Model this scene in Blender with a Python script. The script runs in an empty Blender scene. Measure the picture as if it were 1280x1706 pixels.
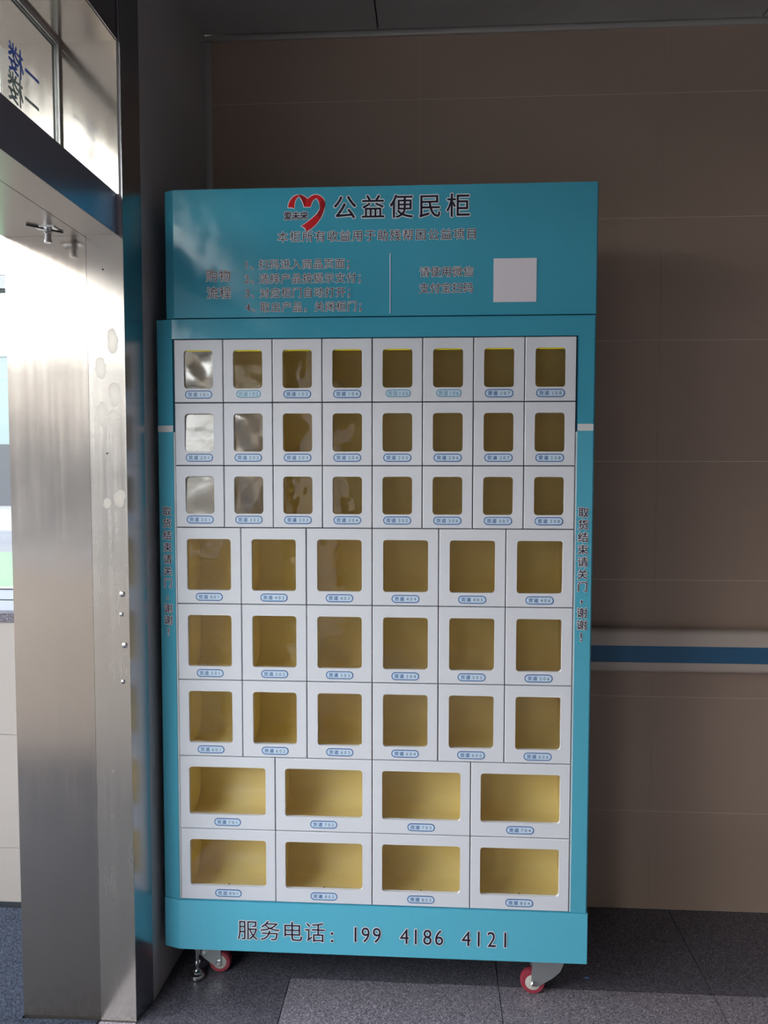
import bpy, bmesh, math, random
from mathutils import Vector, Matrix
random.seed(7)
S = bpy.context.scene
COL = S.collection

# ------------------------------------------------------------------ camera
CAM = Vector((0.6938, -2.1079, 1.48)); YAW, PITCH, ROLL, FPX = 0.0603, -0.0565, 0.0009, 1318.1
fw = Vector((-math.sin(YAW)*math.cos(PITCH), math.cos(YAW)*math.cos(PITCH), math.sin(PITCH)))
rt = Vector((math.cos(YAW), math.sin(YAW), 0)); up = rt.cross(fw)
c_, s_ = math.cos(ROLL), math.sin(ROLL)
rt, up = rt*c_ + up*s_, up*c_ - rt*s_
cam = bpy.data.cameras.new('camera'); co = bpy.data.objects.new('camera', cam); COL.objects.link(co)
M = Matrix((rt, up, -fw)).transposed().to_4x4(); M.translation = CAM
co.matrix_world = M
cam.sensor_fit = 'HORIZONTAL'; cam.sensor_width = 36; cam.lens = FPX*36/1280
cam.clip_start = 0.02; cam.clip_end = 300
S.camera = co

# ------------------------------------------------------------------ sky, exposure, daylight openings
SKY_STRENGTH = 6.0
w = bpy.data.worlds.new('sky'); S.world = w; w.use_nodes = True
nt = w.node_tree; nt.nodes.clear()
wo = nt.nodes.new('ShaderNodeOutputWorld'); bg = nt.nodes.new('ShaderNodeBackground')
tc = nt.nodes.new('ShaderNodeTexCoord'); sp = nt.nodes.new('ShaderNodeSeparateXYZ'); rp = nt.nodes.new('ShaderNodeValToRGB')
nt.links.new(tc.outputs['Generated'], sp.inputs[0]); nt.links.new(sp.outputs['Z'], rp.inputs[0])
rp.color_ramp.elements[0].position = 0.0; rp.color_ramp.elements[0].color = (1.0, 0.96, 0.91, 1)
rp.color_ramp.elements[1].position = 0.9; rp.color_ramp.elements[1].color = (0.72, 0.82, 1.0, 1)
e = rp.color_ramp.elements.new(0.25); e.color = (0.95, 0.95, 0.96, 1)
nt.links.new(rp.outputs[0], bg.inputs[0]); bg.inputs[1].default_value = SKY_STRENGTH
nt.links.new(bg.outputs[0], wo.inputs[0])
S.view_settings.view_transform = 'Standard'; S.view_settings.look = 'None'
S.view_settings.exposure = 0.8; S.view_settings.gamma = 1; S.view_settings.use_curve_mapping = False

def portal(name, loc, rot, sx, sy):
    l = bpy.data.lights.new(name, 'AREA'); l.shape = 'RECTANGLE'; l.size = sx; l.size_y = sy
    l.cycles.is_portal = True
    o = bpy.data.objects.new(name, l); COL.objects.link(o); o.location = loc; o.rotation_euler = rot
R90 = math.pi/2
portal('door_daylight', (-0.41, -1.035, 1.03), (0, -R90, 0), 2.04, 1.80)
portal('transom_daylight', (-0.41, -1.035, 2.35), (0, -R90, 0), 0.36, 1.80)
portal('added_opening_daylight', (-0.41, -3.55, 1.17), (0, -R90, 0), 2.34, 1.9)  # portal in an unseen wall opening, added to bring light from the left

# ------------------------------------------------------------------ materials
def mat(name, base=(0.5, 0.5, 0.5), rough=0.5, metal=0.0, spec=0.5):
    m = bpy.data.materials.new(name); m.use_nodes = True
    b = m.node_tree.nodes['Principled BSDF']
    b.inputs['Base Color'].default_value = (*base, 1); b.inputs['Roughness'].default_value = rough
    b.inputs['Metallic'].default_value = metal; b.inputs['Specular IOR Level'].default_value = spec
    return m
def N(m, t): return m.node_tree.nodes.new(t)
def L(m, a, b): m.node_tree.links.new(a, b)
def P(m): return m.node_tree.nodes['Principled BSDF']
def coords(m, scale=(1, 1, 1), obj=False):
    if obj:
        t = N(m, 'ShaderNodeTexCoord'); src = t.outputs['Object']
    else:
        g = N(m, 'ShaderNodeNewGeometry'); src = g.outputs['Position']
    mp = N(m, 'ShaderNodeMapping'); mp.inputs['Scale'].default_value = scale
    L(m, src, mp.inputs['Vector']); return mp.outputs[0]
def noise(m, scale, detail=3, co=None, rough=0.5, dist=0.0):
    n = N(m, 'ShaderNodeTexNoise'); n.inputs['Scale'].default_value = scale; n.inputs['Detail'].default_value = detail
    n.inputs['Roughness'].default_value = rough; n.inputs['Distortion'].default_value = dist
    L(m, co if co else coords(m), n.inputs['Vector']); return n.outputs['Fac']
def ramp(m, src, stops):
    r = N(m, 'ShaderNodeValToRGB'); L(m, src, r.inputs[0]); el = r.color_ramp.elements
    while len(el) < len(stops): el.new(0.5)
    for q, (p, c) in zip(el, stops):
        q.position = p; q.color = (*c, 1) if not isinstance(c, (int, float)) else (c, c, c, 1)
    return r.outputs[0]
def bump(m, src, strength=0.1, dist=0.01):
    b = N(m, 'ShaderNodeBump'); b.inputs['Strength'].default_value = strength; b.inputs['Distance'].default_value = dist
    L(m, src, b.inputs['Height']); L(m, b.outputs[0], P(m).inputs['Normal']); return b
def mixf(m, a, b, fac):
    x = N(m, 'ShaderNodeMix'); x.data_type = 'FLOAT'
    for i, v in zip((0, 2, 3), (fac, a, b)):
        if isinstance(v, (int, float)): x.inputs[i].default_value = v
        else: L(m, v, x.inputs[i])
    return x.outputs[0]
def tinted(m, c0, c1, scale=3, detail=4, lo=.35, hi=.65, co=None):
    L(m, ramp(m, noise(m, scale, detail, co), [(lo, c0), (hi, c1)]), P(m).inputs['Base Color'])

# teal vinyl
TEAL = (0.060, 0.360, 0.490)
m_teal = mat('teal_vinyl', TEAL, 0.13, 0, 0.55)
tinted(m_teal, (0.056, 0.345, 0.475), (0.064, 0.372, 0.51), 2.0)
h1 = noise(m_teal, 7, 2); h2 = noise(m_teal, 260, 2)
ad = N(m_teal, 'ShaderNodeMath'); ad.operation = 'MULTIPLY_ADD'; L(m_teal, h2, ad.inputs[0]); ad.inputs[1].default_value = 0.012; L(m_teal, h1, ad.inputs[2])
bump(m_teal, ad.outputs[0], 0.5, 0.006)
m_teal2 = mat('light_teal_vinyl', (0.09, 0.42, 0.56), 0.2, 0, 0.5)
m_teal3 = mat('footer_teal_vinyl', (0.11, 0.50, 0.66), 0.2, 0, 0.5)
m_door = mat('white_door_paint', (0.74, 0.755, 0.80), 0.34, 0, 0.45)
bump(m_door, noise(m_door, 5, 1), 0.12, 0.006)
m_trimwhite = mat('pale_trim_paint', (0.68, 0.70, 0.70), 0.4)
m_yellow = mat('yellow_liner', (0.72, 0.52, 0.12), 0.42)
tinted(m_yellow, (0.98, 0.79, 0.33), (0.99, 0.84, 0.39), 6)
m_yedge = mat('bright_yellow_edge', (0.95, 0.80, 0.04), 0.35)
m_dark = mat('dark_gap', (0.02, 0.022, 0.026), 0.6)
m_ink = mat('navy_ink', (0.012, 0.012, 0.035), 0.35)
m_inkwhite = mat('white_ink', (0.80, 0.80, 0.82), 0.35)
m_red = mat('red_ink', (0.60, 0.010, 0.016), 0.3)
m_redd = mat('dark_red_ink', (0.30, 0.008, 0.012), 0.3)
m_lblue = mat('label_blue', (0.01, 0.11, 0.34), 0.35)
m_lcyan = mat('label_cyan', (0.02, 0.27, 0.38), 0.35)
m_lfill = mat('label_fill', (0.62, 0.76, 0.90), 0.35)
m_lgrey = mat('label_digit_ink', (0.05, 0.09, 0.20), 0.35)
m_sticker = mat('sticker_paper', (0.78, 0.72, 0.76), 0.45)

def clear(name, tint, refl, rough=0.02, wav=None):
    m = bpy.data.materials.new(name); m.use_nodes = True; n = m.node_tree; n.nodes.clear()
    out = n.nodes.new('ShaderNodeOutputMaterial'); mx = n.nodes.new('ShaderNodeMixShader')
    tr = n.nodes.new('ShaderNodeBsdfTransparent'); gl = n.nodes.new('ShaderNodeBsdfGlossy')
    fr = n.nodes.new('ShaderNodeFresnel'); ge = n.nodes.new('ShaderNodeNewGeometry'); io = n.nodes.new('ShaderNodeMapRange')
    io.inputs['To Min'].default_value = 1.5; io.inputs['To Max'].default_value = 1/1.5
    n.links.new(ge.outputs['Backfacing'], io.inputs['Value']); n.links.new(io.outputs[0], fr.inputs['IOR'])
    mt = n.nodes.new('ShaderNodeMath'); mt.operation = 'MULTIPLY_ADD'; mt.inputs[1].default_value = 1.0; mt.inputs[2].default_value = refl
    mt.use_clamp = True
    tr.inputs[0].default_value = (*tint, 1); gl.inputs['Roughness'].default_value = rough
    n.links.new(fr.outputs[0], mt.inputs[0]); n.links.new(mt.outputs[0], mx.inputs[0])
    n.links.new(tr.outputs[0], mx.inputs[1]); n.links.new(gl.outputs[0], mx.inputs[2]); n.links.new(mx.outputs[0], out.inputs[0])
    if wav:
        g = n.nodes.new('ShaderNodeNewGeometry'); no = n.nodes.new('ShaderNodeTexNoise'); no.inputs['Scale'].default_value = wav[0]
        no.inputs['Detail'].default_value = 2
        bp = n.nodes.new('ShaderNodeBump'); bp.inputs['Strength'].default_value = wav[1]; bp.inputs['Distance'].default_value = 0.01
        n.links.new(g.outputs['Position'], no.inputs['Vector']); n.links.new(no.outputs['Fac'], bp.inputs['Height'])
        n.links.new(bp.outputs[0], gl.inputs['Normal'])
    return m
m_pane = clear('clear_acrylic', (0.98, 0.98, 0.97), 0.0, 0.03, (9, 0.25))
m_film = clear('loose_film', (0.80, 0.78, 0.74), 0.13, 0.14, (22, 0.06))
m_glass = clear('window_glass', (0.95, 0.965, 0.955), 0.0, 0.0)

# steel
def steel(name, base, r0, r1, streak=(60, 60, 1.5), smudges=(), met=1.0):
    m = mat(name, base, 0.2, met)
    n1 = noise(m, 1.0, 5, coords(m, streak), 0.6); n2 = noise(m, 5, 4)
    mu = N(m, 'ShaderNodeMath'); mu.operation = 'MULTIPLY'; L(m, n1, mu.inputs[0]); L(m, n2, mu.inputs[1])
    r = ramp(m, mu.outputs[0], [(0.05, r0), (0.50, r1)])
    tot = None
    for (x, z, rx, rz) in smudges:
        g = N(m, 'ShaderNodeNewGeometry'); mp = N(m, 'ShaderNodeMapping')
        mp.inputs['Location'].default_value = (-x/rx, 0, -z/rz); mp.inputs['Scale'].default_value = (1/rx, 0, 1/rz)
        nz = N(m, 'ShaderNodeTexNoise'); nz.inputs['Scale'].default_value = 45; L(m, g.outputs['Position'], nz.inputs['Vector'])
        mad = N(m, 'ShaderNodeVectorMath'); mad.operation = 'MULTIPLY_ADD'; L(m, nz.outputs['Color'], mad.inputs[0])
        mad.inputs[1].default_value = (0.016,)*3; L(m, g.outputs['Position'], mad.inputs[2])
        sb = N(m, 'ShaderNodeVectorMath'); sb.operation = 'SUBTRACT'; L(m, mad.outputs[0], sb.inputs[0]); sb.inputs[1].default_value = (0.008,)*3
        L(m, sb.outputs[0], mp.inputs[0])
        ln = N(m, 'ShaderNodeVectorMath'); ln.operation = 'LENGTH'; L(m, mp.outputs[0], ln.inputs[0])
        ring = ramp(m, ln.outputs['Value'], [(0.0, 0.55), (0.80, 0.75), (0.93, 1.0), (1.0, 0.0)])
        if tot is None: tot = ring
        else:
            a = N(m, 'ShaderNodeMath'); a.operation = 'MAXIMUM'; L(m, tot, a.inputs[0]); L(m, ring, a.inputs[1]); tot = a.outputs[0]
    if tot is not None:
        r = mixf(m, r, 0.5, tot)
        dk = N(m, 'ShaderNodeMix'); dk.data_type = 'RGBA'; L(m, tot, dk.inputs[0])
        dk.inputs[6].default_value = (*base, 1); dk.inputs[7].default_value = (base[0]*.72, base[1]*.72, base[2]*.72, 1)
        L(m, dk.outputs[2], P(m).inputs['Base Color'])
    L(m, r, P(m).inputs['Roughness'])
    bump(m, n1, 0.05, 0.002)
    return m
m_jamb = steel('brushed_steel', (0.54, 0.48, 0.43), 0.11, 0.23, met=0.9)
m_jamb2 = steel('worn_steel', (0.50, 0.46, 0.42), 0.14, 0.34, met=0.8, smudges=[(-0.118, 1.80, .016, .034), (-0.115, 1.665, .017, .034), (-0.148, 1.615, .016, .032), (-0.118, 1.61, .013, .016), (-0.106, 1.40, .016, .022), (-0.14, 1.385, .011, .012), (-0.150, 1.73, .014, .03)])
m_case = steel('polished_steel', (0.38, 0.38, 0.40), 0.18, 0.28)
m_lint = mat('lintel_steel', (0.50, 0.56, 0.76), 0.26, 0.9)
m_soff = mat('soffit_steel', (0.42, 0.37, 0.33), 0.30, 0.8)
m_chrome = mat('chrome', (0.75, 0.75, 0.75), 0.18, 1.0)
m_zinc = mat('zinc_fork', (0.50, 0.53, 0.53), 0.38, 0.75)
m_rubber = mat('black_rubber', (0.02, 0.02, 0.022), 0.6)
m_wheel = mat('red_wheel', (0.38, 0.050, 0.075), 0.25)
m_hub = mat('cream_hub', (0.62, 0.60, 0.55), 0.35)

# stone and walls
def granite(name, dark, mid, light):
    m = mat(name, mid, 0.33, 0, 0.4)
    v = N(m, 'ShaderNodeTexVoronoi'); v.inputs['Scale'].default_value = 330; L(m, coords(m), v.inputs['Vector'])
    sx = N(m, 'ShaderNodeSeparateColor'); L(m, v.outputs['Color'], sx.inputs[0])
    n = noise(m, 150, 3, rough=0.7)
    f = mixf(m, sx.outputs[0], n, 0.45)
    c = ramp(m, f, [(0.22, dark), (0.42, mid), (0.60, mid), (0.82, light)])
    L(m, c, P(m).inputs['Base Color'])
    L(m, ramp(m, noise(m, 4, 4), [(0.3, 0.26), (0.7, 0.45)]), P(m).inputs['Roughness'])
    return m
m_gr = granite('pale_granite', (0.065, 0.06, 0.072), (0.235, 0.208, 0.235), (0.54, 0.48, 0.53))
m_grd = granite('dark_granite', (0.03, 0.028, 0.036), (0.105, 0.098, 0.115), (0.27, 0.25, 0.29))
m_panel = mat('beige_wall_panel', (0.50, 0.42, 0.36), 0.38, 0, 0.4)
tinted(m_panel, (0.40, 0.30, 0.235), (0.46, 0.345, 0.275), 1.2, 5)
m_grout = mat('pale_grout', (0.78, 0.68, 0.58), 0.7)
m_plaster = mat('grey_wall_paint', (0.30, 0.29, 0.30), 0.5)
tinted(m_plaster, (0.42, 0.40, 0.41), (0.48, 0.45, 0.46), 3, 5)
m_ceil = mat('grey_ceiling_panel', (0.40, 0.39, 0.37), 0.5)
tinted(m_ceil, (0.37, 0.36, 0.34), (0.43, 0.42, 0.40), 2, 4)
m_alu = mat('aluminium_trim', (0.62, 0.60, 0.58), 0.35, 0.5)
m_rail = mat('beige_rail_vinyl', (0.66, 0.56, 0.49), 0.42)
m_railb = mat('blue_rail_stripe', (0.045, 0.16, 0.30), 0.4)
m_tile = mat('cream_wall_tile', (0.30, 0.272, 0.248), 0.45)
m_frame = mat('white_window_frame', (0.42, 0.46, 0.52), 0.4)
m_gasket = mat('black_gasket', (0.02, 0.025, 0.03), 0.5)
m_mat = mat('blue_grey_mat', (0.10, 0.13, 0.19), 0.9, 0, 0.1)
tinted(m_mat, (0.024, 0.029, 0.040), (0.060, 0.070, 0.095), 160, 3, .35, .65)
bump(m_mat, noise(m_mat, 300, 3), 0.8, 0.004)
m_grass = mat('lawn_green', (0.10, 0.26, 0.06), 0.9); tinted(m_grass, (0.030, 0.075, 0.026), (0.045, 0.10, 0.038), 8)
m_road = mat('grey_asphalt', (0.13, 0.13, 0.15), 0.9); tinted(m_road, (0.032, 0.032, 0.038), (0.042, 0.042, 0.050), 2)
m_pave = mat('grey_paving', (0.16, 0.155, 0.15), 0.8)
m_fac = mat('pale_facade', (0.13, 0.17, 0.17), 0.7)
m_fac2 = mat('grey_facade', (0.040, 0.042, 0.048), 0.7)
m_win = mat('far_window_glass', (0.06, 0.09, 0.11), 0.1)
m_vceil = mat('white_vestibule_ceiling', (0.8, 0.8, 0.78), 0.6)
m_room = mat('dim_room_paint', (0.22, 0.20, 0.185), 0.7)
m_scrap = mat('blue_plastic', (0.12, 0.22, 0.55), 0.3)

# ------------------------------------------------------------------ helpers
def box(bm, x0, x1, y0, y1, z0, z1, mi=0, bevel=0):
    vs = [bm.verts.new((x, y, z)) for x in (x0, x1) for y in (y0, y1) for z in (z0, z1)]
    fs = []
    for q in ((0, 1, 3, 2), (4, 6, 7, 5), (0, 4, 5, 1), (2, 3, 7, 6), (0, 2, 6, 4), (1, 5, 7, 3)):
        f = bm.faces.new([vs[i] for i in q]); f.material_index = mi; fs.append(f)
    if bevel:
        es = list({e for f in fs for e in f.edges})
        r = bmesh.ops.bevel(bm, geom=es, offset=bevel, segments=2, affect='EDGES', profile=0.5)
        for f in r['faces']: f.material_index = mi
def link(name, bm, mats, parent=None, smooth=False, kind=None):
    bmesh.ops.recalc_face_normals(bm, faces=bm.faces[:])
    me = bpy.data.meshes.new(name); bm.to_mesh(me); bm.free()
    for m in (mats if isinstance(mats, (list, tuple)) else [mats]): me.materials.append(m)
    if smooth:
        for p in me.polygons: p.use_smooth = True
        me.set_sharp_from_angle(angle=math.radians(35))
    o = bpy.data.objects.new(name, me); COL.objects.link(o)
    if parent: o.parent = parent
    if kind: o['kind'] = kind
    return o
def bx(name, dims, m, parent=None, kind=None, bevel=0):
    bm = bmesh.new(); box(bm, *dims, bevel=bevel); return link(name, bm, m, parent, bevel > 0, kind)
def empty(name, loc=(0, 0, 0), label=None, cat=None, kind=None):
    o = bpy.data.objects.new(name, None); COL.objects.link(o); o.location = loc
    if label: o['label'] = label; o['category'] = cat
    if kind: o['kind'] = kind
    return o
def tag(o, label, cat, group=None):
    o['label'] = label; o['category'] = cat
    if group: o['group'] = group
def extrude_poly(bm, pts, d0, d1, axis='y', mi=0):
    """pts in the plane (u,v); extruded along the axis"""
    def mk(u, v, d): return (u, d, v) if axis == 'y' else ((u, v, d) if axis == 'z' else (d, u, v))
    a = [bm.verts.new(mk(u, v, d0)) for u, v in pts]; b = [bm.verts.new(mk(u, v, d1)) for u, v in pts]
    n = len(pts)
    f = bm.faces.new(a); f.material_index = mi; f = bm.faces.new(b[::-1]); f.material_index = mi
    for i in range(n):
        f = bm.faces.new((a[i], b[i], b[(i+1) % n], a[(i+1) % n])); f.material_index = mi
def rrect(x0, x1, z0, z1, r, n=5):
    pts = []
    for cx, cz, a0 in ((x1-r, z1-r, 0), (x0+r, z1-r, 90), (x0+r, z0+r, 180), (x1-r, z0+r, 270)):
        for k in range(n+1):
            a = math.radians(a0 + 90*k/n); pts.append((cx + r*math.cos(a), cz + r*math.sin(a)))
    return pts
def cyl(bm, c, r, d0, d1, axis='z', seg=24, r2=None, mi=0):
    r2 = r if r2 is None else r2
    def mk(a, rr, d):
        u, v = rr*math.cos(a), rr*math.sin(a)
        return {'z': (c[0]+u, c[1]+v, d), 'y': (c[0]+u, d, c[1]+v), 'x': (d, c[0]+u, c[1]+v)}[axis]
    A = [bm.verts.new(mk(2*math.pi*k/seg, r, d0)) for k in range(seg)]
    B = [bm.verts.new(mk(2*math.pi*k/seg, r2, d1)) for k in range(seg)]
    for f in (bm.faces.new(A[::-1]), bm.faces.new(B)): f.material_index = mi
    for k in range(seg):
        f = bm.faces.new((A[k], A[(k+1) % seg], B[(k+1) % seg], B[k])); f.material_index = mi
def lathe(bm, prof, c, axis='z', seg=28, mi=0):
    rings = []
    for r, d in prof:
        ring = []
        for k in range(seg):
            a = 2*math.pi*k/seg; u, v = r*math.cos(a), r*math.sin(a)
            ring.append(bm.verts.new({'z': (c[0]+u, c[1]+v, d), 'y': (c[0]+u, d, c[1]+v)}[axis]))
        rings.append(ring)
    for A, B in zip(rings, rings[1:]):
        for k in range(seg):
            f = bm.faces.new((A[k], A[(k+1) % seg], B[(k+1) % seg], B[k])); f.material_index = mi
    bm.faces.new(rings[0][::-1]).material_index = mi; bm.faces.new(rings[-1]).material_index = mi

# glyph meshes (built-in font with its CJK fallback)
_gl = {}
def glyph(ch, off):
    k = (ch, off)
    if k not in _gl:
        cu = bpy.data.curves.new('g', 'FONT'); cu.body = ch; cu.size = 1; cu.offset = off; cu.resolution_u = 3
        cu.fill_mode = 'FRONT'
        o = bpy.data.objects.new('g', cu); COL.objects.link(o)
        bpy.context.view_layer.update()
        me = bpy.data.meshes.new_from_object(o.evaluated_get(bpy.context.evaluated_depsgraph_get()))
        vs = [(v.co.x, v.co.y) for v in me.vertices]; fs = [tuple(p.vertices) for p in me.polygons]
        bpy.data.objects.remove(o); bpy.data.curves.remove(cu); bpy.data.meshes.remove(me)
        _gl[k] = (vs, fs)
    return _gl[k]
def put_glyph(bm, ch, cx, cz, size, y, off=0.0, mi=0, sx=1.0, wide=None, to=None):
    """glyph centred in its em cell at cx, cz; to maps (u,v,d) to 3-D"""
    vs, fs = glyph(ch, off)
    if not vs: return
    raw = glyph(ch, 0.0)[0]
    if ord(ch) > 0x2000: ox, oy = 0.5, 0.38
    else:
        ox = (min(v[0] for v in raw)+max(v[0] for v in raw))/2; oy = 0.36
    nv = []
    for a, b in vs:
        u = cx + (a-ox)*size*sx; v = cz + (b-oy)*size
        nv.append(bm.verts.new(to(u, v, y) if to else (u, y, v)))
    for f in fs:
        try:
            q = bm.faces.new([nv[i] for i in f]); q.material_index = mi
        except ValueError: pass
def lettering(name, parent, items, y, bold=0.012, outline=0.05, mats=None, to=None, order=-1):
    """items: (char, cx, cz, size); outlined white behind, navy in front"""
    bm = bmesh.new()
    for it in items:
        ch, cx, cz, s = it[:4]; sx = it[4] if len(it) > 4 else 1.0
        if outline:      # the white rim: the character repeated around itself, behind the ink
            r = (bold+outline)*s
            for k in range(8):
                put_glyph(bm, ch, cx+r*math.cos(k*math.pi/4), cz+r*math.sin(k*math.pi/4), s, y-k*.00002, 0, 1, sx, to=to)
        for q, (dx, dz) in enumerate(((0, 0),) if bold < .004 else ((-1, -1), (1, 1), (-1, 1), (1, -1))):
            put_glyph(bm, ch, cx+dx*bold*s*.7, cz+dz*bold*s*.7, s, y+order*(0.0004+q*.00002), 0, 0, sx, to=to)
    me = bpy.data.meshes.new(name); bm.to_mesh(me); bm.free()
    for m in (mats or (m_ink, m_inkwhite)): me.materials.append(m)
    o = bpy.data.objects.new(name, me); COL.objects.link(o)
    o.parent = parent; return o

# ------------------------------------------------------------------ the room shell
WALLY = 0.52; CEIL = 2.882; RX = 3.6; REAR = -4.6
fl = bx('floor', (-0.396, RX, REAR, WALLY, -0.06, -0.012), m_grout, kind='structure')
fl.data.materials[0] = mat('floor_grout', (0.10, 0.095, 0.10), 0.8)
G = 0.0012
def tile(name, parent, x0, x1, y0, y1, m, z0=-0.012, z1=0.0):
    bm = bmesh.new(); extrude_poly(bm, [(x0+G, y0+G), (x1-G, y0+G), (x1-G, y1-G), (x0+G, y1-G)], z0, z1, 'z')
    return link(name, bm, m, parent)
X0 = 0.29; Y0 = 0.088
for i in range(6):
    for j in range(8):
        a, b = X0+.6*i, min(X0+.6*(i+1), RX); c, d = max(Y0-.6*(j+1), REAR), Y0-.6*j
        if a < RX and d > REAR: tile('floor_tile', fl, a, b, c, d, m_gr)
# dark border: along the back wall and along the left wall, mitred at the corner
def ptile(pts): 
    bm = bmesh.new(); extrude_poly(bm, pts, -0.012, 0.0, 'z'); return link('border_tile', bm, m_grd, fl)
ptile([(X0, Y0+G), (X0+.6-G, Y0+G), (X0+.6-G, WALLY), (X0-.30, WALLY), (X0-0.002, Y0+G)])
for i in range(1, 6): ptile([(X0+.6*i+G, Y0+G), (min(X0+.6*(i+1)-G, RX), Y0+G), (min(X0+.6*(i+1)-G, RX), WALLY), (X0+.6*i+G, WALLY)])
ptile([(-0.085, Y0-.6+G), (X0-G, Y0-.6+G), (X0-G, Y0-0.002), (X0-.30-.003, WALLY), (-0.085, WALLY)])
for j in range(1, 8): ptile([(-0.085, max(Y0-.6*(j+1)+G, REAR)), (X0-G, max(Y0-.6*(j+1)+G, REAR)), (X0-G, Y0-.6*j-G), (-0.085, Y0-.6*j-G)])
th = bx('threshold', (-0.185, -0.0875, -1.93, -0.125, -0.012, 0.002), m_gr, fl)

# back wall with its panels
wb = bx('wall_back', (-0.06, RX, WALLY+0.0013, WALLY+0.16, -0.06, CEIL+0.1), m_grout, kind='structure')
zs = [0.0, 0.335, 0.723, 1.112, 1.500, 1.890, 2.278, 2.666, CEIL]
xs = [-0.05, 0.650, 1.425, 2.200, 2.975, RX]
for a, b in zip(xs, xs[1:]):
    for c, d in zip(zs, zs[1:]):
        bm = bmesh.new(); box(bm, a+.0003, b-.0003, WALLY, WALLY+0.012, c+0.0009, d-0.0009)
        link('wall_panel', bm, m_panel, wb)
bx('trim_1', (-0.054, -0.030, WALLY-0.012, WALLY, 0.0, CEIL-0.022), m_alu, kind='structure', bevel=.002)
bx('trim_2', (-0.054, RX, WALLY-0.012, WALLY, CEIL-0.018, CEIL-0.001), m_alu, kind='structure', bevel=.002)
# ceiling
ce = bx('ceiling', (-0.10, RX, REAR, WALLY, CEIL+0.012, CEIL+0.1), m_dark, kind='structure')
for a, b in ((-0.10, 0.5125), (0.5175, 1.714), (1.719, 2.916), (2.921, RX)):
    for c, d in ((REAR, -3.2), (-3.197, -2.0), (-1.997, -0.8), (-0.797, WALLY-0.014)):
        bx('ceiling_panel', (a, b, c, d, CEIL, CEIL+0.012), m_ceil, ce)
# right and rear walls (behind the photographer)
wr = bx('wall_right', (RX, RX+.2, REAR, WALLY, 0, CEIL), m_room, kind='structure')
bx('wall_rear', (-0.396, RX+.2, REAR-.2, REAR, 0, CEIL), m_room, kind='structure')
# left wall
XO, JY, JY2, LZ0, LZ1, TZ = -0.396, -0.12, -1.95, 2.064, 2.166, 2.540
wl = empty('wall_left', (0, 0, 0), kind='structure')
bm = bmesh.new()
extrude_poly(bm, [(XO, JY+.003), (-0.0885, JY+.003), (-0.0705, -0.042), (-0.050, WALLY), (XO, WALLY)], 0, CEIL, 'z')
link('wall_section', bm, m_plaster, wl)
bx('wall_section', (XO, -0.092, -2.6, JY2-.003, 0, CEIL), m_plaster, wl)
bx('wall_section', (XO, -0.092, -4.5, -2.6, 2.35, CEIL), m_plaster, wl)  # wall over the unseen opening added for its daylight
bx('wall_section', (XO, -0.092, REAR, -4.5, 0, CEIL), m_plaster, wl)
bx('wall_section', (XO, -0.095, JY2, JY, TZ+.003, CEIL), m_plaster, wl)

# ------------------------------------------------------------------ stainless door frame
dr = empty('door_1', (-0.24, JY, 0), kind='structure')
def dpart(name, dims, m, bevel=0, parent=None):
    o = bx(name, dims, m, None, bevel=bevel); o.parent = parent or dr
    o.matrix_parent_inverse = Matrix.Translation(-Vector(dr.location)) if (parent is None or parent is dr) else Matrix.Identity(4)
    return o
dpart('jamb_sheet', (XO, -0.1835, JY, JY+.0025, 0, LZ0), m_jamb)
o = dpart('jamb_strip', (-0.182, -0.0865, JY-.0015, JY+.0025, 0, LZ0), m_jamb2); 
dpart('jamb_sheet', (XO, -0.0955, JY, JY+.0025, LZ1, TZ), m_jamb)
dpart('lintel', (-0.188, -0.100, JY2, JY-.0005, LZ0, LZ1), m_lint)
dpart('lintel', (XO, -0.190, JY2, JY-.0005, LZ0, LZ1), m_soff)
dpart('soffit_sheet', (-0.187, -0.1005, JY2, JY-.0005, LZ0-.0008, LZ0), m_soff)
dpart('head_sheet', (XO, -0.098, JY2, JY, TZ, TZ+.0025), m_jamb)
dpart('jamb_sheet', (XO, -0.0865, JY2-.0025, JY2, 0, TZ), m_jamb)
bm = bmesh.new()   # casing on the room side, turned slightly towards the room
extrude_poly(bm, [(-0.0885, JY), (-0.0865, JY), (-0.0680, -0.042), (-0.0705, -0.040)], 0, CEIL-.15, 'z')
o = link('casing', bm, m_case, dr); o.matrix_parent_inverse = Matrix.Translation(-Vector(dr.location))
dpart('casing', (-0.095, -0.0920, JY2, JY, TZ, TZ+.11), m_case)
dpart('casing', (-0.092, -0.0885, JY2-.11, JY2, 0, TZ+.11), m_case)
# screws in the jamb strip
bm = bmesh.new(); lathe(bm, [(0.0078, 0.0), (0.0070, -0.0012), (0.0045, -0.0026), (0.0018, -0.0030)], (0, 0), 'y', 18)
o = link('screw', bm, m_chrome, dr, True); scr = o
SC = [(-0.104, 1.152), (-0.107, 1.099), (-0.100, 1.018), (-0.106, 0.922)]
for k, (x, z) in enumerate(SC):
    q = scr if k == 0 else scr.copy()
    if k: COL.objects.link(q)
    q.parent = dr; q.matrix_parent_inverse = Matrix.Translation(-Vector(dr.location)); q.location = (x, JY-.0012, z)
    if k in (1, 3): q.scale = (.75, 1, .75)
for k, (x, z) in enumerate([(-0.1395, 1.979), (-0.137, 1.515), (-0.137, 0.683)]):
    bm = bmesh.new(); cyl(bm, (x, z), 0.0022, JY-.0022, JY, 'y', 12)
    o = link('rivet', bm, m_rubber if k < 2 else m_chrome, dr); o.matrix_parent_inverse = Matrix.Translation(-Vector(dr.location))
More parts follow.
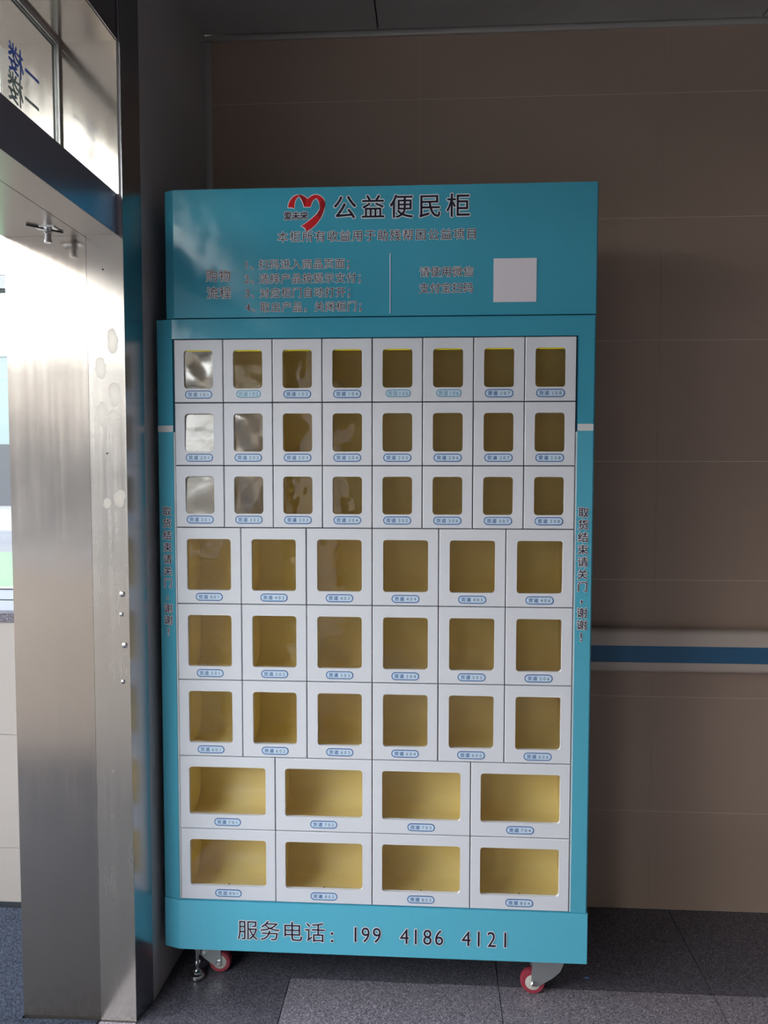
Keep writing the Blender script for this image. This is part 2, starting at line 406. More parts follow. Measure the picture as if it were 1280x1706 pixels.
# bolt keeper under the lintel
bm = bmesh.new(); box(bm, -0.275, -0.225, -0.205, -0.178, LZ0-.0025, LZ0)
lathe(bm, [(0.010, LZ0), (0.010, LZ0-.012), (0.0075, LZ0-.014), (0.0075, LZ0-.028), (0.009, LZ0-.029), (0.009, LZ0-.036)], (-0.247, -0.190), 'z', 18)
o = link('bolt_keeper', bm, m_chrome, dr, True); o.matrix_parent_inverse = Matrix.Translation(-Vector(dr.location))
bm = bmesh.new(); v = [bm.verts.new(p) for p in ((-0.285, -0.222, LZ0-.001), (-0.281, -0.226, LZ0-.001), (-0.222, -0.160, LZ0-.001), (-0.226, -0.156, LZ0-.001))]
v2 = [bm.verts.new(x.co + Vector((0, 0, -.003))) for x in v]
bm.faces.new(v); bm.faces.new(v2[::-1])
for i in range(4): bm.faces.new((v[i], v[(i+1) % 4], v2[(i+1) % 4], v2[i]))
o = link('keeper_slot', bm, m_rubber, dr); o.matrix_parent_inverse = Matrix.Translation(-Vector(dr.location))

# transom window with mirrored lettering
GX = -0.245
w1 = bx('window_1', (GX-.006, GX+.006, JY-.010, JY-.0005, LZ1, TZ), m_alu, kind='structure')
bx('window_frame', (GX-.006, GX+.006, JY2, JY-.010, TZ-.012, TZ), m_alu, w1)
bx('window_frame', (GX-.006, GX+.006, JY2, JY-.010, LZ1, LZ1+.010), m_alu, w1)
bx('gasket', (GX-.010, GX-.006, JY-.012, JY-.0005, LZ1, TZ), m_gasket, w1)
bx('gasket', (GX-.010, GX-.006, JY2, JY-.012, TZ-.014, TZ), m_gasket, w1)
bx('glass_pane', (GX-.003, GX+.003, JY2, JY-.010, LZ1+.010, TZ-.012), m_glass, w1)
m_tblue = mat('blue_letter', (0.02, 0.12, 0.80), 0.5); m_tgrey = mat('letter_reflection', (0.36, 0.44, 0.44), 0.5)
tol = lambda u, v, d: (d, -u, v)
for zc, mm, yo in ((2.398, m_tblue, 0.0), (2.333, m_tgrey, 0.004)):  # grey row: reflection of the blue letters, painted as a second row
    it = [('一', 0.243+yo, zc, 0.070), ('楼', 0.317+yo, zc, 0.070)]
    it += [('：', 0.405+yo, zc, 0.066)]
    lettering('floor_lettering_and_reflection', w1, it, GX-.0045, 0.02, 0, (mm,), tol, -1)

# ------------------------------------------------------------------ vestibule beyond the door
VX = -3.3; VY1 = 0.40; VY0 = -2.05; VZ = 3.35
bx('floor_vestibule', (VX, XO, VY0-.2, VY1+.2, -0.06, -0.006), m_grd, kind='structure')
bx('ceiling_vestibule', (-2.9, XO, VY0-.2, VY1+.2, VZ, VZ+.1), m_vceil, kind='structure')
def vest_wall(side, y, out, wi):
    y0, y1 = sorted((y, y+.2*out)); 
    wv = bx('wall_'+side, (VX, XO, y0 if out < 0 else y0+.001, y1 if out > 0 else y1-.001, -0.05, 0.970), m_grout, kind='structure')
    bx('wall_section', (VX, XO, y0, y1, 3.25, VZ), m_tile, wv)
    ya, yb = (y-.008, y+.001) if out > 0 else (y-.001, y+.008)
    zz = [0.0, 0.207, 0.593, 0.970]
    xx = [XO-.001]
    while xx[-1] > VX: xx.append(max(xx[-1]-.775, VX))
    for a, b in zip(xx, xx[1:]):
        for c, d in zip(zz, zz[1:]): bx('wall_tile', (b+.0008, a-.0008, ya, yb, c+.0008, d-.0008), m_tile, wv)
    bx('baseboard_'+side, (VX, XO, min(ya, y-.012*out), max(yb, y-.012*out), 0.0, 0.022), m_gasket, kind='structure')
    bx('window_sill', (VX, XO, y0-.012, y1+.012, 0.970, 1.000), m_grd, wv)
    # window: frame, mullion and panes
    yf = y+.04*out; f0, f1 = sorted((yf, yf+.05*out))
    wn = bx('window_%d' % wi, (VX, XO, f0, f1, 1.000, 1.033), m_frame, kind='structure')
    bx('window_frame', (VX, XO, f0, f1, 1.037, 1.068), m_frame, wn)
    bx('gasket', (VX, XO, f0+.005, f1-.005, 1.033, 1.037), m_gasket, wn)
    bx('gasket', (VX, XO, f0+.005, f1-.005, 1.068, 1.073), m_gasket, wn)
    bx('window_frame', (VX, XO, f0, f1, 2.064, 2.106), m_frame, wn)
    bx('gasket', (VX, XO, f0+.005, f1-.005, 2.057, 2.064), m_gasket, wn)
    bx('gasket', (VX, XO, f0+.005, f1-.005, 2.106, 2.110), m_gasket, wn)
    bx('window_frame', (VX, XO, f0, f1, 3.21, 3.25), m_frame, wn)
    for x in (XO-.05, -1.9, VX+.05): bx('mullion', (x-.03, x+.03, f0+.001, f1-.001, 1.068, 3.21), m_frame, wn)
    for a, b in ((VX+.08, -1.93), (-1.87, XO-.08)):
        for c, d in ((1.073, 2.057), (2.110, 3.21)): bx('glass_pane', (a, b, (f0+f1)/2-.003, (f0+f1)/2+.003, c, d), m_glass, wn)
vest_wall('vestibule', VY1, 1, 2)
vest_wall('vestibule_near', VY0, -1, 3)

# ribbed entrance mat
bm = bmesh.new(); X = [VX+.2+(XO-.001-VX-.2)*k/20 for k in range(21)] + [XO+.05, XO+.10, XO+.15, -0.19]
ny = int((0.385-(-1.93))/0.0035); rows_ = []
for j in range(ny+1):
    y = -1.93+0.0035*j; z = 0.005+0.0036*math.cos(2*math.pi*j/4)
    xe = X if True else X
    rows_.append([bm.verts.new((x + random.uniform(-.0008, .0008), y+random.uniform(-.0006, .0006), z+random.uniform(-.0008, .0008))) for x in xe])
for j in range(ny):
    for k in range(len(X)-1):
        if rows_[j][k+1].co.x > XO+.02 and rows_[j+1][k].co.y > JY-.004: continue
        bm.faces.new((rows_[j][k], rows_[j][k+1], rows_[j+1][k+1], rows_[j+1][k]))
matob = link('entrance_mat', bm, m_mat)
tag(matob, 'blue-grey ribbed entrance mat on the floor beyond the steel doorway', 'mat')

# ------------------------------------------------------------------ outdoors beyond the vestibule windows
bx('ground', (-60, 60, -60, 90, -0.30, -0.20), m_pave, kind='structure')
bx('lawn', (-30, -2.4, 2.5, 12.6, -0.20, -0.16), m_grass, kind='structure')
bx('road', (-40, 20, 12.6, 18.0, -0.20, -0.18), m_road, kind='structure')
def building(x0, x1, y0, y1, h, m, label, front, nw, rows=2):
    b = empty('building' if label else 'opposite_building', ((x0+x1)/2, (y0+y1)/2, -.2), label, 'building', None if label else 'structure')
    off = Matrix.Translation(-Vector(b.location))
    def pb(name, d, mm):
        o = bx(name, d, mm, b); o.matrix_parent_inverse = off; return o
    pb('wall', (x0, x1, y0, y1, 2.45, h), m); pb('plinth', (x0-.05, x1+.05, y0-.05, y1+.05, -.2, 2.45), m_fac2); pb('parapet', (x0-.1, x1+.1, y0-.1, y1+.1, h, h+.25), m_frame)
    pw = (x1-x0)/nw
    for r in range(rows):
        for i in range(nw):
            xx_ = x0+pw*(i+.25); zz_ = 3.2+r*3.0
            if zz_+1.5 < h:
                ys = (y0-.04, y0+.02) if front < 0 else (y1-.02, y1+.04)
                pb('window', (xx_, xx_+pw*.5, ys[0], ys[1], zz_, zz_+1.5), m_win)
building(-30, -8, 31, 40, 6.2, m_fac, 'pale two-storey building with grey plinth seen through the vestibule window', -1, 9, 1)
building(-22, 4, -24, -15, 3.95, mat('opposite_facade', (0.19, 0.172, 0.16), .7), None, 1, 8, 1)

# ------------------------------------------------------------------ handrail
hr = empty('handrail', (1.8, 0.49, 0.88), 'beige wall-mounted bumper handrail with a blue stripe beside the locker cabinet', 'handrail')
def hpart(name, prof, m):
    bm = bmesh.new(); extrude_poly(bm, prof, 0.02, RX-.02, 'x')
    o = link(name, bm, m, hr, True); o.matrix_parent_inverse = Matrix.Translation(-Vector(hr.location)); return o
def arc(cy, cz, ry, rz, a0, a1, n=8):
    return [(cy+ry*math.cos(math.radians(a0+(a1-a0)*k/n)), cz+rz*math.sin(math.radians(a0+(a1-a0)*k/n))) for k in range(n+1)]
hpart('rail_cover', [(0.505, 0.955)] + arc(0.482, 0.935, 0.020, 0.020, 90, 180, 6) + [(0.458, 0.906), (0.505, 0.906)], m_rail)
hpart('stripe', [(0.505, 0.906), (0.4605, 0.906), (0.4605, 0.852), (0.505, 0.852)], m_railb)
hpart('lower_cover', [(0.505, 0.852), (0.458, 0.852)] + arc(0.482, 0.836, 0.022, 0.019, 180, 270, 6) + [(0.505, 0.817)], m_rail)
for x in (0.3, 1.3, 2.3, 3.3):
    o = bx('bracket', (x-.04, x+.04, 0.500, 0.520, 0.835, 0.935), m_rail, hr); o.matrix_parent_inverse = Matrix.Translation(-Vector(hr.location))

# ------------------------------------------------------------------ locker cabinet
cab = empty('locker_cabinet', (0, 0, 0), 'teal self-service locker cabinet on casters with white windowed doors and printed header', 'cabinet')
BX0, BX1 = -0.050, 1.119; BZ0, BZ1 = 0.134, 1.875; DZ1, DZ0 = 1.8216, 0.2757; DX1 = 1.0698; CY = 0.43
# shell: sides, back, top, bottom as one sheet-metal body, open where the doors are
bm = bmesh.new()
CH = 0.013   # left front edge turned back
extrude_poly(bm, [(-0.046, 0.022), (-0.003, 0.010), (-0.003, CY-.01), (-0.046, CY-.01)], BZ0+.01, BZ1-.002, 'z')
box(bm, DX1+.003, BX1-.004, 0.010, CY-.01, BZ0+.01, BZ1-.002)
box(bm, -0.046, BX1-.004, CY-.01, CY, BZ0+.01, BZ1-.002)
box(bm, -0.003, DX1+.003, 0.014, CY-.01, DZ1+.002, BZ1-.002)
box(bm, -0.003, DX1+.003, 0.014, CY-.01, BZ0+.01, DZ0-.002)
link('body', bm, m_teal, cab)
# divider grid behind the doors (dark seams)
ROWZ = [1.8216, 1.6530, 1.4839, 1.3164, 1.1074, 0.8969, 0.6838, 0.4785, 0.2757]
NC = [8, 8, 8, 6, 6, 6, 4, 4]
bm = bmesh.new()
for r, n in enumerate(NC):
    z1, z0 = ROWZ[r], ROWZ[r+1]
    for i in range(n+1):
        x = DX1*i/n; box(bm, x-.004, x+.004, 0.012, 0.40, z0+.004, z1-.004)
for z in ROWZ: box(bm, -.003, DX1+.003, 0.011, 0.40, z-.004, z+.004)
link('divider_grid', bm, m_dark, cab)
# front strips
def strip(name, pts, z0, z1, m=m_teal):
    bm = bmesh.new(); extrude_poly(bm, pts, z0, z1, 'z'); return link(name, bm, m, cab)
ls = strip('side_strip', [(BX0, CH), (-0.0045, 0.0), (-0.0045, 0.010), (BX0, 0.030)], 1.584, BZ1)
rs = strip('side_strip', [(DX1+.0045, 0.0), (BX1-.004, 0.0), (BX1, 0.004), (BX1, 0.030), (DX1+.0045, 0.012)], 1.585, BZ1)
bm = bmesh.new(); extrude_poly(bm, [(BX0, CH), (-0.0045, 0.0), (-0.0045, 0.010), (BX0, 0.030)], DZ0-.001, 1.5839, 'z'); link('lower_strip', bm, m_teal2, ls)
bm = bmesh.new(); extrude_poly(bm, [(DX1+.0045, 0.0), (BX1-.004, 0.0), (BX1, 0.004), (BX1, 0.030), (DX1+.0045, 0.012)], DZ0-.001, 1.5849, 'z'); link('lower_strip', bm, m_teal2, rs)
strip('top_strip', [(-0.0045, 0.0), (DX1+.0045, 0.0), (DX1+.0045, 0.012), (-0.0045, 0.012)], DZ1+.0015, BZ1)
bx('edge_trim', (-0.0045, -0.0005, 0.002, 0.012, DZ0, 1.574), m_trimwhite, cab)
bx('edge_trim', (DX1+.0005, DX1+.0045, 0.002, 0.012, DZ0, 1.574), m_trimwhite, cab)
ft = empty('footer', (0, 0, 0)); ft.parent = cab
bpy.data.objects.remove(ft)
bm = bmesh.new(); extrude_poly(bm, [(BX0, CH-.003), (-0.006, -0.004), (BX1, -0.004), (BX1+.002, 0.0), (BX1+.002, 0.030), (BX0, 0.030)], BZ0, DZ0-.002, 'z')
ft = link('footer_panel', bm, m_teal3, cab)
# pale band across each side strip
bm = bmesh.new(); extrude_poly(bm, [(BX0-.0006, CH-.001), (-0.0045, -0.0008), (-0.0045, 0.0), (BX0, CH)], 1.575, 1.592, 'z')
link('pale_band', bm, m_trimwhite, ls)
bx('pale_band', (DX1+.0045, BX1-.004, -0.0008, 0.0, 1.576, 1.594), m_trimwhite, rs)
# vertical lettering on both strips
vt = '取货结束请关门，谢谢！'
itl = [(c, -0.0265+(.006 if c in '，！' else 0), 1.360-.0328*k-(.004 if k > 7 else 0), 0.0270) for k, c in enumerate(vt)]
tl = lambda u, v, d: (u, CH*(-u-0.0045)/(0.0455)-.0012+d, v)
for part in (itl[:7], itl[7:8], itl[8:]): lettering('strip_lettering', ls, part, 0.0, 0.012, 0.05, to=tl)
itr = [(c, 1.0925+(.006 if c in '，！' else 0), 1.362-.0328*k-(.004 if k > 7 else 0), 0.0285) for k, c in enumerate(vt)]
for part in (itr[:7], itr[7:8], itr[8:]): lettering('strip_lettering', rs, part, -0.0008, 0.012, 0.05)
# footer lettering
it = [(c, 0.188+.0627*k, 0.196, 0.060) for k, c in enumerate('服务电话')] + [(':', 0.424, 0.192, 0.060)]
for x, g in ((0.489, '1'), (0.517, '9'), (0.548, '9'), (0.624, '4'), (0.655, '1'), (0.687, '8'), (0.719, '6'), (0.793, '4'), (0.827, '1'), (0.862, '2'), (0.899, '1')):
    it.append((g, x, 0.195, 0.0615, 0.86))
for part in (it[:5], it[5:8], it[8:12], it[12:]): lettering('phone_lettering', ft, part, -0.0048, 0.0, 0.035)

# header box
HX0, HX1, HZ0, HZ1 = -0.022, 1.119, 1.8775, 2.213
bm = bmesh.new()
extrude_poly(bm, [(HX0, CH-.002), (0.004, -0.003), (HX1-.003, -0.003), (HX1, 0.001), (HX1, 0.30), (HX0, 0.30)], HZ0, HZ1, 'z')
hd = link('header_box', bm, m_teal, cab)
bx('header_lip', (0.004, HX1-.003, -0.0045, -0.003, HZ0, HZ0+.004), m_teal, hd)
HY = -0.0036
def row(s, x0, pitch, z, size): return [(c, x0+pitch*k, z, size) for k, c in enumerate(s)]
lettering('title_lettering', hd, row('公益便民柜', 0.463, 0.0742, 2.160, 0.0640), HY, 0.010, 0.035)
lettering('subtitle_lettering', hd, row('本柜所有收益用于助残帮困公益项目', 0.2985, 0.03305, 2.0865, 0.0300), HY, 0.003, 0.042)
lettering('heading_lettering', hd, row('购物', 0.1075, 0.0345, 1.988, 0.0330)+row('流程', 0.1085, 0.0345, 1.943, 0.0330), HY, 0.003, 0.042)
ln_ = ['扫码进入商品页面；', '选择产品按提示支付；', '对应柜门自动打开；', '取出产品，关闭柜门；']
it = []
for k, s in enumerate(ln_):
    z = 2.0155-.0372*k; x = 0.2468+.001*k
    it += row(s, x, 0.0290, z, 0.0275) + [('1234'[k], 0.2005+.001*k, z, 0.0275), ('、', 0.2235+.001*k, z, 0.0275)]
lettering('step_lettering', hd, it, HY, 0.003, 0.042)
lettering('scan_lettering', hd, row('请使用微信', 0.6725, 0.0287, 1.9905, 0.0280)+row('支付宝扫码', 0.6715, 0.0287, 1.9485, 0.0280), HY, 0.003, 0.042)
bx('divider_line', (0.5812, 0.5832, HY-.0004, -0.003, 1.884, 2.040), m_inkwhite, hd)
bx('white_sticker', (0.852, 0.963, HY-.0006, -0.003, 1.910, 2.022), m_sticker, hd)
# heart ribbon emblem, drawn in a 100-unit square that spans x .283-.444, z 2.063-2.224
def E_(u, v, d=0): return (0.2815+u*0.00158, HY+d, 2.2155-v*0.00158)
left = [(20, 34), (21, 28), (24, 22), (28, 17), (33, 14), (38, 13), (43, 13.5), (48, 15.5), (53, 19)]
red = dict(
  a=[(20, 34), (21, 27.5), (24.5, 21), (29, 16.5), (33.5, 14.2), (38.5, 13.8), (42, 14.5), (39, 16), (35.5, 18), (32.5, 22), (31, 27), (30.2, 35.5), (26, 34)],
  b=[(38.5, 13.8), (43, 14), (48, 16.5), (53, 20.5), (58, 16.5), (63.5, 14), (69, 14), (75, 16.5), (79.5, 21), (81.5, 27), (81, 34), (74, 38.5), (73.5, 30), (71, 24), (68.2, 19.5), (63, 22), (60, 26), (57.5, 33.5), (47, 33.5), (45.5, 28), (43, 22), (40, 17.5)],
  c=[(81.5, 27), (81.6, 33), (79, 43), (74, 53), (67, 62), (59, 69), (50.5, 73.6), (49, 69.5), (46.5, 66.5), (41.5, 65), (52, 58.5), (61, 51.5), (68, 45.5), (72.5, 39), (74.2, 33), (73.8, 29), (72, 24)])
import mathutils
def flat(bm, pts, d, mi, grow=0):
    if grow:
        out = []
        n = len(pts); A = sum(pts[i][0]*pts[(i+1) % n][1]-pts[(i+1) % n][0]*pts[i][1] for i in range(n))
        sgn = 1 if A > 0 else -1
        for i in range(n):
            p0, p1, p2 = Vector(pts[i-1]), Vector(pts[i]), Vector(pts[(i+1) % n])
            a = (p1-p0).normalized(); b = (p2-p1).normalized(); nn = Vector((a.y+b.y, -a.x-b.x))
            nn = nn.normalized() if nn.length > .2 else a
            out.append(tuple(p1+nn*grow*sgn))
        pts = out
    tris = mathutils.geometry.tessellate_polygon([[Vector((p[0], p[1], 0)) for p in pts]])
    vs = [bm.verts.new(E_(p[0], p[1], d)) for p in pts]
    for t in tris:
        try: bm.faces.new([vs[i] for i in t]).material_index = mi
        except ValueError: pass
bm = bmesh.new()
for k in 'abc': flat(bm, red[k], 0, 1, 1.3)
flat(bm, red['a'], -.0004, 0); flat(bm, red['b'], -.0004, 0); flat(bm, red['c'], -.0005, 0)
flat(bm, [(73.8, 29), (75.5, 20), (80.5, 24), (81.5, 27), (81.6, 33), (79, 43), (74, 52), (67.5, 47), (72.5, 39), (74.2, 33)], -.0006, 2)
flat(bm, [(40, 14), (43, 14), (46.5, 15.8), (50, 20), (49, 28), (47.5, 33.5), (45.5, 28), (43, 22), (40, 17)], -.0006, 2)
me = bpy.data.meshes.new('heart_emblem'); bm.to_mesh(me); bm.free()
for m in (m_red, m_inkwhite, m_redd): me.materials.append(m)
o = bpy.data.objects.new('heart_emblem', me); COL.objects.link(o); o.parent = hd
lettering('emblem_lettering', hd, [(c, E_(19.5+13.6*k, 0)[0], E_(0, 47.5)[2], 0.0225) for k, c in enumerate('爱未来')], HY, 0.030, 0.05)

# doors
def door_mesh(w, h, wx0, wx1, wz0, wz1, r):
    """slab with a rounded window cut, origin at the lower left corner"""
    bm = bmesh.new(); g = 0.0013; n = 5
    inner = rrect(wx0, wx1, wz0, wz1, r, n)
    outer = []
    cs = [(w-g, h-g), (g, h-g), (g, g), (w-g, g)]
    for c in cs: outer += [c]*(n+1)
    def ring(pts, y): return [bm.verts.new((a, y, b)) for a, b in pts]
    yf, yb = 0.0, 0.010; ch = 0.0012
    ocor = lambda d, y: [bm.verts.new((a+(-d if a > w/2 else d), y, b+(-d if b > h/2 else d))) for a, b in cs]
    O0 = ocor(ch, yf); O1 = ocor(0, yf+ch); O2 = ocor(0, yb)
    I0 = ring(inner, yf); I1 = ring(inner, yb); Ib = ring(inner, yb)
    N4 = len(inner)
    # front face: fans corner -> inner arc, plus quads along the sides
    def skin(O, I, flip=False):
        for c in range(4):
            base = c*(n+1)
            for k in range(n):
                bm.faces.new((O[c], I[base+k], I[base+k+1]))
            bm.faces.new((O[c], I[base+n], I[(base+n+1) % N4], O[(c+1) % 4]))
    skin(O0, I0); skin(O2, Ib)
    for A, B in ((O0, O1), (O1, O2)):
        for c in range(4): bm.faces.new((A[c], B[c], B[(c+1) % 4], A[(c+1) % 4]))
    for k in range(N4): bm.faces.new((I0[k], I1[k], I1[(k+1) % N4], I0[(k+1) % N4]))
    bmesh.ops.remove_doubles(bm, verts=I1+Ib, dist=1e-5)
    bmesh.ops.recalc_face_normals(bm, faces=bm.faces[:])
    me = bpy.data.meshes.new('door'); bm.to_mesh(me); bm.free(); me.materials.append(m_door); return me
def ring_mesh(cx, cz, w, h, t, y, mo, mf, name):
    bm = bmesh.new()
    O = rrect(cx-w/2, cx+w/2, cz-h/2, cz+h/2, h/2-.0001, 6); I = rrect(cx-w/2+t, cx+w/2-t, cz-h/2+t, cz+h/2-t, h/2-t-.0001, 6)
    vo = [bm.verts.new((a, y, b)) for a, b in O]; vi = [bm.verts.new((a, y, b)) for a, b in I]; vb = [bm.verts.new((a, 0, b)) for a, b in O]
    n = len(O)
    for k in range(n):
        bm.faces.new((vo[k], vo[(k+1) % n], vi[(k+1) % n], vi[k])).material_index = 0
        bm.faces.new((vb[k], vb[(k+1) % n], vo[(k+1) % n], vo[k])).material_index = 0
    bm.faces.new(vi).material_index = 1
    me = bpy.data.meshes.new(name); bm.to_mesh(me); bm.free(); me.materials.append(mo); me.materials.append(mf); return me
def liner_mesh(w, h, d):
    """yellow tray: floor, back and top run into each other with wide rounded bends, plus two side walls"""
    bm = bmesh.new(); a, b = .0055, w-.0055; c, e = .0055, h-.0055; y0, y1 = 0.013, d; R = min(.055, (e-c)*.36)
    prof = [(y0, c)]
    for k in range(9):
        t = math.radians(-90+90*k/8); prof.append((y1-R+R*math.cos(t), c+R+R*math.sin(t)))
    for k in range(7):
        t = math.radians(90*k/6); prof.append((y1-R*.6+R*.6*math.cos(t), e-R*.6+R*.6*math.sin(t)))
    prof.append((y0, e))
    A = [bm.verts.new((a, y, z)) for y, z in prof]; B = [bm.verts.new((b, y, z)) for y, z in prof]
    for k in range(len(prof)-1): bm.faces.new((A[k], A[k+1], B[k+1], B[k])).smooth = True
    bm.faces.new([bm.verts.new(v.co) for v in A]); bm.faces.new([bm.verts.new(v.co) for v in B][::-1])
    me = bpy.data.meshes.new('compartment'); bm.to_mesh(me); bm.free(); me.materials.append(m_yellow); return me
KIND = {8: dict(h=.1685, wx=(.0272, .1065), wb=.0375, wt=.0290, r=.0095, lz=.0215),
        6: dict(h=.2100, wx=(.0290, .1500), wb=.0375, wt=.0310, r=.0085, lz=.0195),
        4: dict(h=.2035, wx=(.0270, .2405), wb=.0405, wt=.0300, r=.0085, lz=.0210)}
cache = {}
def slab(bm, pts, y0, y1):
    extrude_poly(bm, pts, y0, y1, 'y')
def add_child(name, me, parent, loc=(0, 0, 0)):
    o = bpy.data.objects.new(name, me); COL.objects.link(o); o.parent = parent; o.location = loc; return o
FILM = {(0, 0): 1, (1, 0): 2, (2, 0): 3, (2, 1): 4, (1, 1): 5}
rnd = random.Random(3)
for r, n in enumerate(NC):
    w_ = DX1/n; h_ = ROWZ[r]-ROWZ[r+1]; K = KIND[n]; key = (n, round(h_, 3))
    wx0, wx1 = K['wx']; wz0, wz1 = K['wb'], h_-K['wt']
    if key not in cache:
        bm = bmesh.new(); slab(bm, rrect(wx0-.004, wx1+.004, wz0-.004, wz1+.004, K['r']+.003), 0.0101, 0.0118)
        bmesh.ops.recalc_face_normals(bm, faces=bm.faces[:])
        pm = bpy.data.meshes.new('window_pane'); bm.to_mesh(pm); bm.free(); pm.materials.append(m_pane)
        cache[key] = (door_mesh(w_, h_, wx0, wx1, wz0, wz1, K['r']), pm, liner_mesh(w_, h_, {8: .16, 6: .20, 4: .18}[n]),
                      ring_mesh((wx0+wx1)/2, K['lz'], .0745 if n == 8 else .0745, .0215, .0023, -.0006, m_lblue, m_lfill, 'number_label'),
                      ring_mesh((wx0+wx1)/2+.002, K['lz']+.001, .0660, .0195, .0018, -.0006, m_lcyan, m_lfill, 'number_label'))
    dm, pm, lm, rm, rm2 = cache[key]
    for i in range(n):
        x, z = w_*i, ROWZ[r+1]
        d = add_child('door', dm, cab, (x, rnd.uniform(-.0006, .0006), z))
        d.rotation_euler = (rnd.uniform(-.003, .003), 0, rnd.uniform(-.003, .003))
        add_child('window_pane', pm, d)
        alt = (r == 0 and i in (1, 4, 5))
        add_child('number_label', rm2 if alt else rm, d)
        cx = (wx0+wx1)/2; num = '%d%02d' % (r+1, i+1)
        bm = bmesh.new()
        if alt:
            zc = K['lz']+.001; cx += .002
            for k, c in enumerate('货道'): put_glyph(bm, c, cx-.0215+.0135*k, zc, .0130, -.0010, 0, 0)
            for k, c in enumerate(num): put_glyph(bm, c, cx+.0045+.0092*k, zc, .0138, -.0010, 0, 0)
            ms = (m_lcyan, m_lcyan)
        else:
            zc = K['lz']
            for k, c in enumerate('货道'):
                for dx, dz in ((-1, 0), (1, 0), (0, 1)): put_glyph(bm, c, cx-.0235+.0142*k+dx*.0002, zc+dz*.0002, .0122, -.0010-dx*.00002-dz*.00005, 0, 0)
            for k, c in enumerate(num): put_glyph(bm, c, cx+.0055+.0100*k, zc, .0122, -.0010, 0, 1)
            ms = (m_lblue, m_lgrey)
        me = bpy.data.meshes.new('label_lettering'); bm.to_mesh(me); bm.free()
        for m in ms: me.materials.append(m)
        add_child('label_lettering', me, d)
        if (r, i) in FILM:     # loose wrinkled protective film over the pane
            k = FILM[(r, i)]; bm = bmesh.new(); U = V = 22; g = []
            rr = random.Random(k)
            for a in range(U+1):
                line = []
                for b in range(V+1):
                    u, v = a/U, b/V
                    env = math.sin(math.pi*u)**.5*math.sin(math.pi*v)**.5
                    yy = 0.0055 - (0.12 if k in (2, 3) else 1)*env*(0.0018*math.sin(3.1*u+2.2*v+k)+0.0012*math.sin(5*v-2*u+2*k)) + {2: .0066, 3: .0088}.get(k, 0)*(v-.5)
                    line.append(bm.verts.new((wx0+.0005+(wx1-wx0-.001)*u, yy, wz0+.0005+(wz1-wz0-.001)*v)))
                g.append(line)
            for a in range(U):
                for b in range(V):
                    if (a in (0, U-1)) and (b in (0, V-1)): continue
                    bm.faces.new((g[a][b], g[a+1][b], g[a+1][b+1], g[a][b+1]))
            for f in bm.faces: f.smooth = True
            me = bpy.data.meshes.new('protective_film'); bm.to_mesh(me); bm.free(); me.materials.append(m_film)
            add_child('protective_film', me, d)
        if r == 7:
            bm = bmesh.new(); cyl(bm, (cx, wz0+.002), .0016, 0.0095, 0.0085, 'y', 10)
            me = bpy.data.meshes.new('pin'); bm.to_mesh(me); bm.free(); me.materials.append(m_dark); add_child('pin', me, d)
        c_o = add_child('compartment', lm, cab, (x, 0, z))
        if r == 0:
            bm = bmesh.new(); box(bm, wx0+.005, wx1-.005, 0.0030, 0.0098, wz1-.0030, wz1)
            me = bpy.data.meshes.new('yellow_strip'); bm.to_mesh(me); bm.free(); me.materials.append(m_yedge)
            add_child('yellow_strip', me, c_o)

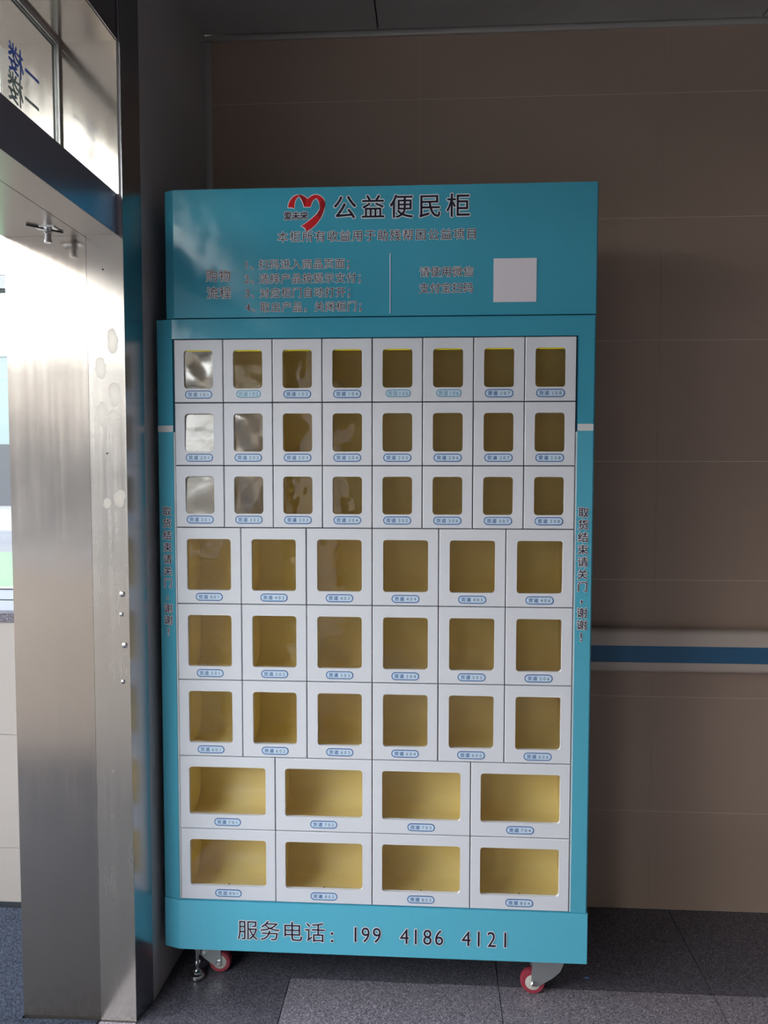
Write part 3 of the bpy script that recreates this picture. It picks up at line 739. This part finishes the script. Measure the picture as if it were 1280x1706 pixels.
# casters and levelling foot
def caster(cx, cy, sgn, wr_=0.0345):
    """sgn +1: the swivel stands to the right of the wheel"""
    bm = bmesh.new()
    fk = [(cx-sgn*.004, wr_-.010), (cx+sgn*.016, wr_-.008), (cx+sgn*.056, 0.053), (cx+sgn*.074, 0.070), (cx+sgn*.083, 0.092), (cx+sgn*.084, 0.118), (cx-sgn*.002, 0.118), (cx-sgn*.006, wr_+.004)]
    fk = fk if sgn > 0 else fk[::-1]
    for a, b in ((cy-.017, cy-.0145), (cy+.0145, cy+.017)): extrude_poly(bm, fk, a, b, 'y')
    xa, xb = sorted((cx+sgn*.040, cx+sgn*.084)); box(bm, xa, xb, cy-.0145, cy+.0145, 0.090, 0.118)
    lathe(bm, [(.022, .118), (.026, .121), (.026, .127), (.020, .130)], (cx+sgn*.055, cy), 'z', 20)
    box(bm, cx+sgn*.055-.036, cx+sgn*.055+.036, cy-.036, cy+.036, .130, .136)
    f = link('caster', bm, m_zinc, cab, True)
    bm = bmesh.new(); R_ = wr_
    lathe(bm, [(R_*.62, cy-.0125), (R_*.93, cy-.0125), (R_, cy-.008), (R_, cy+.008), (R_*.93, cy+.0125), (R_*.62, cy+.0125)], (cx, wr_), 'y', 32)
    link('wheel', bm, m_wheel, f, True)
    bm = bmesh.new(); lathe(bm, [(R_*.30, cy-.0142), (R_*.55, cy-.0140), (R_*.63, cy-.0132), (R_*.63, cy+.0132), (R_*.3, cy+.0142)], (cx, wr_), 'y', 28)
    link('hub', bm, m_hub, f, True)
    bm = bmesh.new(); lathe(bm, [(.0078, cy-.0170), (.0078, cy-.0205), (.0055, cy-.0225)], (cx+sgn*.001, wr_), 'y', 6)
    link('bolt', bm, m_chrome, f)
caster(0.984, 0.072, 1); caster(0.079, 0.112, -1, 0.0325)
caster(0.10, 0.36, 1); caster(0.97, 0.36, -1)
bm = bmesh.new()
lathe(bm, [(.0240, .0030), (.0245, .008), (.0225, .013), (.016, .016), (.015, .020), (.0105, .023), (.0085, .026), (.0055, .027), (.0055, .040), (.0095, .040), (.0095, .047), (.0055, .047), (.0055, .136)], (0.019, 0.076), 'z', 28)
lf = link('levelling_foot', bm, m_chrome, cab, True)
bm = bmesh.new(); lathe(bm, [(.0235, 0.0), (.0250, .002), (.0240, .004)], (0.019, 0.076), 'z', 28); link('rubber_pad', bm, m_rubber, lf)

# scrap on the floor
bm = bmesh.new(); pts = [(0, 0), (.012, .001), (.013, .004), (.006, .005), (.001, .004)]
extrude_poly(bm, [(1.143+a, 0.138+b) for a, b in pts], 0.0, 0.0025, 'z')
sc = link('plastic_scrap', bm, m_scrap); tag(sc, 'tiny blue plastic scrap on the floor right of the cabinet', 'scrap')
